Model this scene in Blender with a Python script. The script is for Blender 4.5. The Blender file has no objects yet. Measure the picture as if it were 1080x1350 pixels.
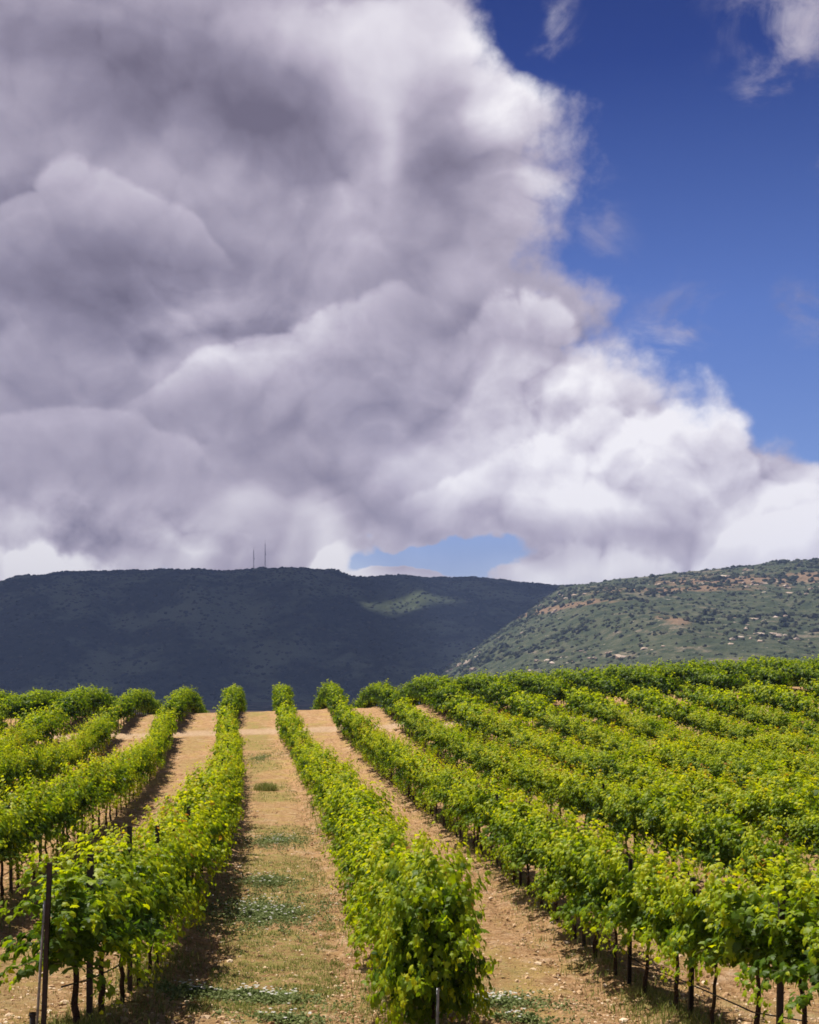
import bpy, math, random
import numpy as np
from mathutils import Vector, Matrix

# ------------------------------------------------------------------ camera, sky, sun, exposure
SC = bpy.context.scene
COL = SC.collection
R = math.radians
RES = (1080, 1350)
FPX, HORIZON = 1500.0, 900.0          # focal length and eye-level line in photo pixels

cam_data = bpy.data.cameras.new('camera')
cam = bpy.data.objects.new('camera', cam_data)
COL.objects.link(cam)
cam.location = (0, 0, 0)
cam.rotation_euler = (R(90), 0, 0)
cam_data.sensor_fit = 'VERTICAL'
cam_data.sensor_height = 24.0
cam_data.lens = 24.0 * FPX / RES[1]
cam_data.shift_y = (HORIZON - RES[1] / 2) / RES[1]
cam_data.clip_start = 0.1
cam_data.clip_end = 30000
SC.camera = cam

SUN_EL, SUN_AZ = 65.0, -44.0          # azimuth clockwise from +Y, the view direction
sx = math.sin(R(SUN_AZ)) * math.cos(R(SUN_EL))
sy = math.cos(R(SUN_AZ)) * math.cos(R(SUN_EL))
sz = math.sin(R(SUN_EL))
SUN_DIR = Vector((sx, sy, sz))
sun_data = bpy.data.lights.new('sun', 'SUN')
sun_data.energy = 5.0
sun_data.angle = R(0.53)
sun_data.color = (1.0, 0.94, 0.85)
sun = bpy.data.objects.new('sun', sun_data)
COL.objects.link(sun)
sun.rotation_euler = (-SUN_DIR).to_track_quat('-Z', 'Y').to_euler()
sun.location = (-30, 0, 60)

SC.view_settings.view_transform = 'Standard'
SC.view_settings.look = 'None'
SC.view_settings.exposure = 0.5
SC.view_settings.gamma = 1.0
SC.view_settings.use_curve_mapping = False
SC.render.engine = 'CYCLES'
SC.cycles.use_denoising = True
SC.cycles.max_bounces = 7
SC.cycles.transparent_max_bounces = 6
SC.cycles.volume_bounces = 0
SC.cycles.pixel_filter_type = 'BLACKMAN_HARRIS'
SC.cycles.filter_width = 1.7


class NT:
    """small helper to wire nodes"""
    def __init__(self, tree):
        self.t = tree

    def n(self, kind, **kw):
        nd = self.t.nodes.new(kind)
        for k, v in kw.items():
            if k.startswith('i_'):
                nd.inputs[k[2:]].default_value = v
            else:
                setattr(nd, k, v)
        return nd

    def put(self, sock, val):
        if isinstance(val, bpy.types.NodeSocket):
            self.t.links.new(val, sock)
        else:
            sock.default_value = val

    def math(self, op, a, b=None, c=None, clamp=False):
        nd = self.t.nodes.new('ShaderNodeMath')
        nd.operation = op
        nd.use_clamp = clamp
        self.put(nd.inputs[0], a)
        if b is not None:
            self.put(nd.inputs[1], b)
        if c is not None:
            self.put(nd.inputs[2], c)
        return nd.outputs[0]

    def vmath(self, op, a, b=None, out=0, scale=None):
        nd = self.t.nodes.new('ShaderNodeVectorMath')
        nd.operation = op
        self.put(nd.inputs[0], a)
        if b is not None:
            self.put(nd.inputs[1], b)
        if scale is not None:
            self.put(nd.inputs['Scale'], scale)
        return nd.outputs[out]

    def maprange(self, v, a, b, c=0.0, d=1.0, smooth=True):
        nd = self.t.nodes.new('ShaderNodeMapRange')
        nd.interpolation_type = 'SMOOTHSTEP' if smooth else 'LINEAR'
        self.put(nd.inputs[0], v)
        for i, x in zip((1, 2, 3, 4), (a, b, c, d)):
            self.put(nd.inputs[i], x)
        return nd.outputs[0]

    def noise(self, vec, scale, detail=4, rough=0.55, out='Fac', lac=2.0, dist=0.0):
        nd = self.t.nodes.new('ShaderNodeTexNoise')
        if vec is not None:
            self.put(nd.inputs['Vector'], vec)
        nd.inputs['Scale'].default_value = scale
        nd.inputs['Detail'].default_value = detail
        nd.inputs['Roughness'].default_value = rough
        nd.inputs['Lacunarity'].default_value = lac
        nd.inputs['Distortion'].default_value = dist
        return nd.outputs[out]

    def ramp(self, fac, stops, interp='LINEAR'):
        nd = self.t.nodes.new('ShaderNodeValToRGB')
        nd.color_ramp.interpolation = interp
        el = nd.color_ramp.elements
        while len(el) < len(stops):
            el.new(0.5)
        for e, (p, c) in zip(el, stops):
            e.position = p
            e.color = (*c, 1) if len(c) == 3 else c
        self.put(nd.inputs[0], fac)
        return nd.outputs[0]

    def mix(self, fac, a, b, mode='MIX'):
        nd = self.t.nodes.new('ShaderNodeMix')
        nd.data_type = 'RGBA'
        nd.blend_type = mode
        self.put(nd.inputs[0], fac)
        for s, v in ((nd.inputs[6], a), (nd.inputs[7], b)):
            if not isinstance(v, bpy.types.NodeSocket) and len(v) == 3:
                v = (*v, 1)
            self.put(s, v)
        return nd.outputs[2]


def px_dir(x, y):
    """azimuth and elevation of the direction a point of the photo lies in"""
    u, v = (x - 540) / FPX, (HORIZON - y) / FPX
    return math.atan(u), math.atan(v / math.sqrt(1 + u * u))


world = bpy.data.worlds.new('World')
SC.world = world
world.use_nodes = True
world.node_tree.nodes.clear()
W = NT(world.node_tree)
sky = W.n('ShaderNodeTexSky', sky_type='NISHITA', sun_disc=False, sun_elevation=R(SUN_EL),
          sun_rotation=R(SUN_AZ), altitude=300.0, air_density=1.0, dust_density=0.3, ozone_density=2.5)
tc = W.n('ShaderNodeTexCoord')
D = tc.outputs['Generated']
sep = W.n('ShaderNodeSeparateXYZ')
W.put(sep.inputs[0], D)
az = W.math('ARCTAN2', sep.outputs[0], sep.outputs[1])
el = W.math('ARCSINE', sep.outputs[2])

# a puffy height field on the sphere of directions
grp = bpy.data.node_groups.new('cloud_relief', 'ShaderNodeTree')
grp.interface.new_socket('Vector', in_out='INPUT', socket_type='NodeSocketVector')
grp.interface.new_socket('Height', in_out='OUTPUT', socket_type='NodeSocketFloat')
G = NT(grp)
gi, go = grp.nodes.new('NodeGroupInput'), grp.nodes.new('NodeGroupOutput')
wv = G.noise(gi.outputs[0], 7.0, 3, 0.5, out='Color')
wv = G.vmath('SUBTRACT', wv, (0.5, 0.5, 0.5))
warped = G.vmath('ADD', gi.outputs[0], G.vmath('SCALE', wv, scale=0.065))
big = G.noise(gi.outputs[0], 5.0, 1, 0.5)
fine = G.noise(warped, 30.0, 5, 0.6)
hh = G.math('ADD', G.math('MULTIPLY', big, 1.25), G.math('MULTIPLY', fine, 0.20))
for sc_, am_ in ((9.0, .62), (21.0, .28), (46.0, .10)):          # round lobes of two sizes
    vo = G.n('ShaderNodeTexVoronoi', feature='F1', i_Scale=sc_, i_Randomness=0.95)
    G.put(vo.inputs['Vector'], warped)
    dd = vo.outputs['Distance']
    lob = G.math('SQRT', G.math('MAXIMUM', G.math('SUBTRACT', 1.0, G.math('MULTIPLY', dd, dd)), 0.01))
    hh = G.math('ADD', hh, G.math('MULTIPLY', lob, am_))
G.put(go.inputs[0], G.math('SUBTRACT', hh, 0.6))


def relief(vec):
    g = world.node_tree.nodes.new('ShaderNodeGroup')
    g.node_tree = grp
    W.put(g.inputs[0], vec)
    return g.outputs[0]


Dz = W.vmath('MULTIPLY', D, (1.0, 1.0, 1.12))
h0 = relief(Dz)
h1 = relief(W.vmath('ADD', Dz, (-0.006, 0.0, 0.018)))
rel = W.math('SUBTRACT', h0, h1)                    # > 0 on flanks that look up to the light

wn = W.noise(Dz, 6.0, 6, 0.56, out='Color')
wsoft = W.vmath('SUBTRACT', W.noise(Dz, 5.0, 2, 0.5, out='Color'), (0.5, 0.5, 0.5))
wn = W.vmath('SUBTRACT', wn, (0.5, 0.5, 0.5))
wbig = W.vmath('SCALE', wn, scale=0.16)
comb = W.n('ShaderNodeCombineXYZ')
W.put(comb.inputs[0], az)
W.put(comb.inputs[1], el)
P0 = comb.outputs[0]
P = W.vmath('ADD', P0, wbig)
PS = W.vmath('ADD', P0, W.vmath('SCALE', wsoft, scale=0.17))
sepP = W.n('ShaderNodeSeparateXYZ')
W.put(sepP.inputs[0], P)


def blob(x, y, rx, ry, vec=None):
    a, e = px_dir(x, y)
    q = W.vmath('MULTIPLY', W.vmath('SUBTRACT', P if vec is None else vec, (a, e, 0)), (FPX / rx, FPX / ry, 0))
    return W.maprange(W.vmath('LENGTH', q, out=1), 1.0, 0.0)


# edge of the big cloud bank: azimuth as a function of elevation
edge_pts = [(-1400, 500), (-300, 640), (-60, 690), (0, 690), (80, 735), (130, 778), (180, 775), (235, 790), (280, 755),
            (330, 750), (365, 800), (400, 885), (450, 900), (490, 975), (530, 1010), (560, 1060), (585, 1150), (620, 1500), (1000, 2600)]
cv = W.n('ShaderNodeFloatCurve')
AZ0, AZ1, EL0, EL1 = -0.6, 1.2, -0.1, 1.0
pts = sorted((( px_dir(x, y)[1] - EL0) / (EL1 - EL0), (px_dir(x, y)[0] - AZ0) / (AZ1 - AZ0)) for y, x in edge_pts)
c0 = cv.mapping.curves[0]
while len(c0.points) < len(pts):
    c0.points.new(0.5, 0.5)
for p_, (a_, b_) in zip(c0.points, pts):
    p_.location = (a_, b_)
    p_.handle_type = 'VECTOR'
cv.mapping.update()
elw = W.math('ADD', el, W.math('MULTIPLY', W.math('SUBTRACT', sepP.outputs[1], el), 0.5))
W.put(cv.inputs['Value'], W.maprange(elw, EL0, EL1, smooth=False))
edge_az = W.maprange(cv.outputs[0], 0.0, 1.0, AZ0, AZ1, smooth=False)
azw = W.math('ADD', az, W.math('MULTIPLY', W.math('SUBTRACT', sepP.outputs[0], az), 0.45))
cov = W.math('SUBTRACT', edge_az, azw)
cov = W.math('MINIMUM', cov, 0.16)
cov = W.math('ADD', cov, W.math('MULTIPLY', W.math('SUBTRACT', h0, 1.32), 0.13))
cov = W.math('ADD', cov, W.math('MULTIPLY', W.math('SUBTRACT', W.noise(Dz, 26.0, 6, 0.6), 0.5), 0.10))
# gap of blue above the ridge, with a low bank in it
gap = blob(566, 740, 185, 72, W.vmath('ADD', P0, W.vmath('SCALE', wn, scale=0.20)))
cov = W.math('SUBTRACT', W.math('MINIMUM', cov, 0.10), W.math('MULTIPLY', gap, 0.24))
lowb = blob(522, 768, 95, 34, W.vmath('ADD', P0, W.vmath('SCALE', wn, scale=0.05)))
cov = W.math('ADD', cov, W.math('MULTIPLY', lowb, 0.55))
cov = W.math('ADD', cov, W.math('MULTIPLY', gap, W.math('MULTIPLY', W.math('SUBTRACT', W.noise(Dz, 17.0, 6, 0.65), 0.5), 0.34)))
# clouds elsewhere round the sky
gen = W.math('SUBTRACT', W.noise(Dz, 1.7, 5, 0.55), 0.47)
away = W.math('MULTIPLY', W.maprange(az, 0.42, 0.8), 1.0)
cov = W.math('ADD', cov, W.math('MULTIPLY', away, W.math('ADD', W.math('MULTIPLY', gen, 4.0), 0.6)))
alpha = W.maprange(cov, -0.018, 0.042)
# thin wisps in the blue
wz = W.noise(W.vmath('MULTIPLY', D, (1.0, 1.0, 1.8)), 13.0, 8, 0.62, dist=0.6)
wispm = W.math('ADD', W.math('MULTIPLY', blob(1060, 10, 150, 120), 0.95), W.math('MULTIPLY', blob(768, 38, 55, 34), 0.6))
wispm = W.math('ADD', wispm, W.math('MULTIPLY', blob(960, 300, 70, 22), 0.45))
wispm = W.math('ADD', wispm, W.math('MULTIPLY', blob(1085, 240, 35, 40), 0.6))
wispm = W.math('ADD', wispm, W.math('MULTIPLY', blob(1085, 450, 45, 60), 0.6))
wispm = W.math('ADD', wispm, W.math('MULTIPLY', blob(780, 310, 70, 130), 0.5))
wispm = W.math('ADD', wispm, W.math('MULTIPLY', blob(880, 440, 110, 80), 0.7))
wispm = W.math('ADD', wispm, W.math('MULTIPLY', blob(1000, 110, 110, 40), 0.35))
wisp = W.math('MULTIPLY', W.maprange(W.math('ADD', wz, W.math('MULTIPLY', wispm, 0.22)), 0.52, 0.82), wispm, clamp=True)
alpha = W.math('MAXIMUM', alpha, W.math('MULTIPLY', wisp, 0.9))
alpha = W.math('MAXIMUM', alpha, W.math('MULTIPLY', W.maprange(el, 0.17, 0.09), 0.28))     # thin veil low down

# brightness of the bank
lights = [(560, 70, 210, 80, .24), (690, 90, 60, 110, .16), (500, 150, 120, 60, .10), (690, 400, 110, 70, .12), (860, 440, 100, 70, .20),
          (980, 620, 280, 130, .32), (1040, 700, 220, 70, .16), (830, 600, 200, 90, .12), (840, 540, 180, 70, .14), (280, 440, 130, 40, .10), (170, 230, 110, 90, .10),
          (130, 715, 290, 62, .52), (450, 715, 40, 30, .25), (640, 600, 220, 60, .14), (780, 740, 160, 40, .36), (535, 240, 26, 55, .18),
          (300, 310, 80, 50, .08), (520, 752, 120, 26, .40), (640, 510, 120, 40, .10)]
darks = [(370, 185, 115, 100, .34), (250, 110, 160, 80, .08), (640, 255, 95, 85, .42), (120, 390, 300, 90, .26), (100, 60, 280, 130, .12), (250, 575, 360, 50, .12),
         (600, 668, 300, 34, .16), (40, 450, 200, 50, .06), (560, 400, 70, 60, .12), (640, 470, 120, 40, .06), (880, 690, 130, 24, .10)]
crisp = W.math('ADD', blob(900, 560, 520, 260), W.math('MULTIPLY', blob(120, 715, 420, 80), .9))
crisp = W.math('ADD', crisp, W.math('ADD', W.math('MULTIPLY', blob(700, 120, 130, 260), .9), W.math('MULTIPLY', blob(330, 430, 280, 90), .5)))
crisp = W.math('MULTIPLY_ADD', crisp, 0.90, 0.40)
B = W.math('ADD', 0.475, W.math('MULTIPLY', W.math('MULTIPLY', rel, crisp), 1.8))
B = W.math('ADD', B, W.math('MULTIPLY', W.math('SUBTRACT', h0, 1.43), 0.20))
B = W.math('ADD', B, W.math('MULTIPLY', W.math('SUBTRACT', W.noise(Dz, 7.0, 6, 0.5), 0.5), 0.14))
for x, y, rx, ry, w_ in lights:
    B = W.math('MULTIPLY_ADD', blob(x, y, rx * 1.5, ry * 1.5, PS), w_, B)
for x, y, rx, ry, w_ in darks:
    B = W.math('MULTIPLY_ADD', blob(x, y, rx * 1.5, ry * 1.5, PS), -w_, B)
# nearer heaps of cloud: lit crest line, fading to shade below it
puffw = W.math('MULTIPLY', W.math('SUBTRACT', h0, 1.30), 0.085)
elp = W.math('SUBTRACT', W.math('ADD', el, W.math('MULTIPLY', W.math('SUBTRACT', sepP.outputs[1], el), 0.35)), puffw)


def heap(points, fade, amp, drop=0.06):
    f = W.n('ShaderNodeFloatCurve')
    pp = sorted(px_dir(x, y) for x, y in points)
    a0, a1 = pp[0][0], pp[-1][0]
    c_ = f.mapping.curves[0]
    while len(c_.points) < len(pp):
        c_.points.new(.5, .5)
    for q_, (a_, e_) in zip(c_.points, pp):
        q_.location = ((a_ - a0) / (a1 - a0), e_ / 0.7)
    f.mapping.update()
    W.put(f.inputs['Value'], W.maprange(az, a0, a1, smooth=False))
    below = W.math('SUBTRACT', W.math('MULTIPLY', f.outputs[0], 0.7), elp)      # > 0 inside the heap
    on = W.maprange(below, -0.001, 0.010)
    win = W.math('MULTIPLY', W.maprange(az, a0, a0 + .07), W.maprange(az, a1, a1 - .07))
    lit = W.math('EXPONENT', W.math('MULTIPLY', W.math('MAXIMUM', below, 0.0), -1.0 / fade))
    above = W.maprange(below, -0.06, 0.0, 0.0, drop)
    v = W.math('SUBTRACT', W.math('MULTIPLY', W.math('MULTIPLY', on, lit), amp), W.math('MULTIPLY', above, W.math('SUBTRACT', 1.0, on)))
    return W.math('MULTIPLY', v, win)


for pts_, fd, am in (([(-60, 690), (40, 682), (120, 668), (200, 668), (260, 690), (330, 706), (400, 690), (450, 694), (500, 720)], .07, .40),
                     ([(140, 500), (200, 455), (250, 428), (320, 395), (400, 378), (470, 350), (540, 330), (600, 360)], .05, .20),
                     ([(560, 420), (610, 378), (660, 338), (710, 340), (760, 372), (800, 400), (860, 430)], .055, .26),
                     ([(480, 640), (560, 600), (640, 560), (720, 520), (800, 486), (880, 480), (960, 500), (1040, 560), (1150, 560)], .06, .17),
                     ([(640, 735), (700, 708), (780, 700), (860, 672), (950, 640), (1040, 610), (1150, 600)], .06, .20),
                     ([(-100, 240), (0, 210), (100, 150), (180, 160), (250, 200), (300, 270), (360, 330)], .07, .13),
                     ([(-100, 520), (0, 500), (80, 482), (160, 490), (240, 520), (330, 520)], .04, .10),
                     ([(330, 60), (380, 20), (470, -10), (600, -30), (720, 10), (760, 80)], .10, .10)):
    B = W.math('ADD', B, heap(pts_, fd, am))
# thin rims let more light through
rim = W.maprange(cov, 0.09, 0.0)
B = W.math('MULTIPLY_ADD', rim, 0.10, B)
cloud_col = W.ramp(B, [(0.0, (.160, .138, .195)), (0.22, (.275, .245, .325)), (0.5, (.505, .455, .55)), (0.78, (.76, .72, .79)), (1.0, (.97, .94, .97))])
sky_lit = W.mix(1.0, sky.outputs[0], (0.052, 0.062, 0.098), 'MULTIPLY')
hz = W.maprange(el, 0.62, 0.0, 0.0, 1.0, smooth=False)
sky_lit = W.mix(1.0, sky_lit, W.ramp(hz, [(0.0, (0.08, 0.14, 0.33)), (0.2, (0.19, 0.28, 0.52)), (0.5, (.95, .93, 1.0)), (0.85, (1.5, 1.3, 1.1)), (1, (1.25, 1.1, .95))]), 'MULTIPLY')
col = W.mix(alpha, W.vmath('SCALE', sky_lit, scale=10.0), W.vmath('SCALE', cloud_col, scale=10.0))
bg = W.n('ShaderNodeBackground', i_Strength=0.0715)
W.put(bg.inputs[0], col)
wo = W.n('ShaderNodeOutputWorld')
world.node_tree.links.new(bg.outputs[0], wo.inputs[0])

# ------------------------------------------------------------------ helpers
rng = np.random.default_rng(7)
random.seed(7)


def mesh_from(name, V, F, mat=None, smooth=True, attr=None):
    """V (n,3), F (m,3) or (m,4) arrays"""
    V = np.asarray(V, dtype=np.float32)
    F = np.asarray(F, dtype=np.int32)
    me = bpy.data.meshes.new(name)
    k = F.shape[1]
    me.vertices.add(len(V))
    me.vertices.foreach_set('co', V.ravel())
    me.loops.add(F.size)
    me.loops.foreach_set('vertex_index', F.ravel())
    me.polygons.add(len(F))
    me.polygons.foreach_set('loop_start', np.arange(0, F.size, k, dtype=np.int32))
    me.polygons.foreach_set('use_smooth', np.full(len(F), smooth))
    me.update(calc_edges=True)
    if attr is not None:
        for an, vals in attr.items():
            a = me.attributes.new(an, 'FLOAT', 'POINT')
            a.data.foreach_set('value', np.asarray(vals, dtype=np.float32))
    if mat:
        me.materials.append(mat)
    return me


def link(name, me, parent=None, loc=None, label=None, cat=None, group=None, kind=None):
    o = bpy.data.objects.new(name, me)
    COL.objects.link(o)
    if parent:
        o.parent = parent
    if loc is not None:
        o.location = loc
    for k, v in (('label', label), ('category', cat), ('group', group), ('kind', kind)):
        if v:
            o[k] = v
    return o


def new_mat(name):
    m = bpy.data.materials.new(name)
    m.use_nodes = True
    m.node_tree.nodes.clear()
    return m, NT(m.node_tree)


def finish(m, T, shader, disp=None):
    o = T.n('ShaderNodeOutputMaterial')
    m.node_tree.links.new(shader, o.inputs[0])
    if disp is not None:
        m.node_tree.links.new(disp, o.inputs[2])


def principled(T, col, rough=0.8, normal=None, metal=0.0, spec=0.3):
    b = T.n('ShaderNodeBsdfPrincipled', i_Roughness=rough if not isinstance(rough, bpy.types.NodeSocket) else 0.5, i_Metallic=metal)
    b.inputs['Specular IOR Level'].default_value = spec
    if isinstance(rough, bpy.types.NodeSocket):
        T.put(b.inputs['Roughness'], rough)
    if not isinstance(col, bpy.types.NodeSocket) and len(col) == 3:
        col = (*col, 1)
    T.put(b.inputs['Base Color'], col)
    if normal is not None:
        T.put(b.inputs['Normal'], normal)
    return b.outputs[0]


def bump(T, h, strength=0.5, dist=0.02):
    b = T.n('ShaderNodeBump', i_Strength=strength, i_Distance=dist)
    T.put(b.inputs['Height'], h)
    return b.outputs[0]


def smooth01(t):
    t = np.clip(t, 0, 1)
    return t * t * (3 - 2 * t)


def lattice(ix, iy, seed):
    h = (ix.astype(np.int64) * 374761393 + iy.astype(np.int64) * 668265263 + seed * 974711) & 0xFFFFFFFF
    h = ((h ^ (h >> 13)) * 1274126177) & 0xFFFFFFFF
    h = h ^ (h >> 16)
    return (h & 0xFFFF) / 65535.0


def vnoise(x, y, seed=0):
    x = np.asarray(x, float)
    y = np.asarray(y, float)
    ix, iy = np.floor(x), np.floor(y)
    fx, fy = x - ix, y - iy
    fx, fy = fx * fx * (3 - 2 * fx), fy * fy * (3 - 2 * fy)
    a, b = lattice(ix, iy, seed), lattice(ix + 1, iy, seed)
    c, d = lattice(ix, iy + 1, seed), lattice(ix + 1, iy + 1, seed)
    return (a * (1 - fx) + b * fx) * (1 - fy) + (c * (1 - fx) + d * fx) * fy


def fbm(x, y, octs=4, seed=0, gain=0.5):
    s, a, t = 0, 1.0, 0
    for i in range(octs):
        s = s + a * vnoise(x * 2 ** i, y * 2 ** i, seed + i)
        t += a
        a *= gain
    return s / t


# ------------------------------------------------------------------ lie of the land
GK = np.array([-40, 0, 4, 8, 12, 17, 24, 34, 48, 60, 70, 75, 79, 84, 90, 100, 120, 160, 260, 400, 6000.])
GV = np.array([-1.6, -1.75, -2.2, -2.92, -3.72, -4.25, -4.25, -4.33, -4.11, -3.15, -2.16, -1.72, -1.68, -2.05, -2.7, -4.2, -7.2, -13, -26, -34, -40.])


def pchip(K, V, x):
    h = np.diff(K)
    d = np.diff(V) / h
    m = np.zeros(len(K))
    for i in range(1, len(K) - 1):
        if d[i - 1] * d[i] > 0:
            w1, w2 = 2 * h[i] + h[i - 1], h[i] + 2 * h[i - 1]
            m[i] = (w1 + w2) / (w1 / d[i - 1] + w2 / d[i])
    m[0], m[-1] = d[0], d[-1]
    x = np.clip(x, K[0], K[-1])
    i = np.clip(np.searchsorted(K, x, side='right') - 1, 0, len(K) - 2)
    t = (x - K[i]) / h[i]
    return ((2 * t**3 - 3 * t**2 + 1) * V[i] + (t**3 - 2 * t**2 + t) * h[i] * m[i] + (-2 * t**3 + 3 * t**2) * V[i + 1] + (t**3 - t**2) * h[i] * m[i + 1])


def ground_z(X, Y):
    X = np.asarray(X, float)
    Y = np.asarray(Y, float)
    Xc = 60 * np.tanh(X / 60)
    Yc = np.clip(Y, 0, 62)
    fall = 1 - smooth01((Y - 130) / 150)
    z = pchip(GK, GV, Y)
    z = z + (-0.068 + 0.0016 * Yc) * Xc * fall
    z = z + 0.6 * smooth01((X + 5) / 30) * smooth01((Y - 42) / 40) * fall
    return z


def row_x(k, Y):
    Y = np.asarray(Y, float)
    Yb = np.minimum(Y, 62)
    x0 = -2.18 - 0.07 * Yb - 0.819 * (Yb / 30) ** 2
    x0 = x0 - 0.125 * np.maximum(Y - 62, 0)
    return x0 + 3.3 * k


def row_yaw(k, Y):
    return -math.atan(float(row_x(k, Y + .5) - row_x(k, Y - .5)))


# ------------------------------------------------------------------ ground sheet
def ground_material():
    m, T = new_mat('dry_soil')
    geo = T.n('ShaderNodeNewGeometry')
    Pw = geo.outputs['Position']
    n1 = T.noise(Pw, 0.9, 6, 0.6)
    n2 = T.noise(Pw, 6.0, 6, 0.65)
    n3 = T.noise(Pw, 40.0, 5, 0.7)
    stretch = T.vmath('MULTIPLY', Pw, (1.0, 3.2, 1.0))
    n4 = T.noise(stretch, 1.8, 5, 0.6)
    c = T.ramp(n2, [(0.30, (.20, .10, .04)), (0.46, (.44, .255, .125)), (0.60, (.57, .365, .20)), (0.76, (.72, .52, .33))])
    c = T.mix(T.maprange(n4, 0.45, 0.65), c, (.50, .30, .14, 1))
    n5 = T.noise(T.vmath('MULTIPLY', Pw, (1.0, 2.6, 1.0)), 3.3, 6, 0.72)
    c = T.mix(T.math('MULTIPLY', T.maprange(n5, 0.52, 0.60), 0.7), c, (.23, .12, .05, 1))      # damp crumbly soil
    c = T.mix(T.math('MULTIPLY', T.maprange(T.noise(Pw, 1.6, 5, .6), 0.55, 0.68), 0.5), c, (.68, .49, .33, 1))
    # dry grass litter
    c = T.mix(T.math('MULTIPLY', T.maprange(n1, 0.47, 0.66), T.maprange(n3, 0.35, 0.6)), c, (.48, .34, .11, 1))
    # lane attribute: how green the sward is
    at = T.n('ShaderNodeAttribute', attribute_name='sward')
    g = T.math('MULTIPLY', at.outputs['Fac'], T.maprange(T.math('ADD', n2, T.math('MULTIPLY', n3, 0.5)), 0.55, 0.95))
    c = T.mix(g, c, T.ramp(n3, [(0.3, (.18, .18, .045)), (0.7, (.40, .33, .10))]))
    pt = T.n('ShaderNodeAttribute', attribute_name='path')
    c = T.mix(pt.outputs['Fac'], c, T.ramp(n2, [(0.3, (.46, .31, .19)), (0.7, (.60, .44, .29))]))
    hb = T.math('ADD', T.math('MULTIPLY', n2, 0.6), T.math('MULTIPLY', n3, 0.4))
    nrm = bump(T, hb, 1.0, 0.16)
    finish(m, T, principled(T, c, 0.95, nrm, spec=0.1))
    return m


def lines(segments):
    out = []
    for a, b, st in segments:
        out.append(np.arange(a, b, st))
    out.append(np.array([segments[-1][1]]))
    return np.concatenate(out)


gx = lines([(-4200, -400, 300), (-400, -90, 31), (-90, -20, 1.4), (-20, -6, .35), (-6, 8, .09), (8, 20, .3), (20, 90, 1.4), (90, 400, 31), (400, 4200, 380)])
gy = lines([(-4000, -400, 360), (-400, -40, 36), (-40, 4, 2), (4, 9, .3), (9, 24, .09), (24, 40, .2), (40, 72, .4), (72, 130, 1.2), (130, 300, 10), (300, 500, 20)])
GX, GY = np.meshgrid(gx, gy)
GZ = ground_z(GX, GY)
near = np.clip(1 - (np.abs(GY - 35) - 60) / 30, 0, 1) * np.clip(1 - (np.abs(GX) - 45) / 20, 0, 1)
GZ = GZ + near * (0.10 * (fbm(GX * .8, GY * .8, 3, 3) - .5) + 0.075 * (fbm(GX * 4, GY * 5, 3, 11) - .5))
kk = (GX - row_x(0, GY)) / 3.3
lane = np.abs(kk - np.floor(kk) - 0.5)          # 0 mid lane, .5 at the row
rut = np.minimum(np.abs(lane - .27), 1)
GZ = GZ - near * (GY < 66) * .035 * smooth01((.06 - rut) / .05) * (.4 + fbm(GX, GY * .6, 2, 15))      # wheel tracks
inb = ((GY > 9) & (GY < 125)).astype(float)
GZ = GZ + inb * 0.10 * smooth01((lane - .36) / .12)         # soil heaped under the vines
central = ((kk > 0) & (kk < 1)).astype(float)
sward = inb * (central * smooth01((.30 - lane) / .16) * (0.25 + 0.95 * (fbm(GX * .5, GY * .45, 3, 21) > .47)) + 0.35 * smooth01((lane - .33) / .1) * fbm(GX * .9, GY * .9, 2, 5)
               + (1 - central) * 0.55 * smooth01((.3 - lane) / .2) * smooth01((fbm(GX * .4, GY * .3, 3, 31) - .48) / .1))
path_mid = 66.2 + 0.4 * np.sin(GX * .1)
pathm = smooth01((1.3 - np.abs(GY - path_mid)) / .6)
sward = sward * (1 - pathm)
sward = np.maximum(sward, smooth01((np.abs(GY) - 130) / 40) * .9 * (GY > 0))
ny, nx = GX.shape
idx = np.arange(nx * ny).reshape(ny, nx)
Fq = np.stack([idx[:-1, :-1], idx[:-1, 1:], idx[1:, 1:], idx[1:, :-1]], -1).reshape(-1, 4)
MG = ground_material()
ground_me = mesh_from('ground', np.stack([GX, GY, GZ], -1).reshape(-1, 3), Fq, MG, True, {'sward': sward.ravel(), 'path': (pathm * .8).ravel()})
link('ground', ground_me, kind='structure')


def gz(x, y):
    """height of the finished sheet, relief included"""
    x = np.asarray(x, float); y = np.asarray(y, float)
    z = ground_z(x, y) + (0.10 * (fbm(x * .8, y * .8, 3, 3) - .5) + 0.075 * (fbm(x * 4, y * 5, 3, 11) - .5))
    k_ = (x - row_x(0, y)) / 3.3
    l_ = np.abs(k_ - np.floor(k_) - 0.5)
    return z + ((y > 9) & (y < 125)) * 0.10 * smooth01((l_ - .36) / .12)


# ------------------------------------------------------------------ hills
def prof(pts, x):
    xs = np.array([p[0] for p in pts], float)
    zs = np.array([p[1] for p in pts], float)
    return pchip(xs, zs, x)


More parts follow.
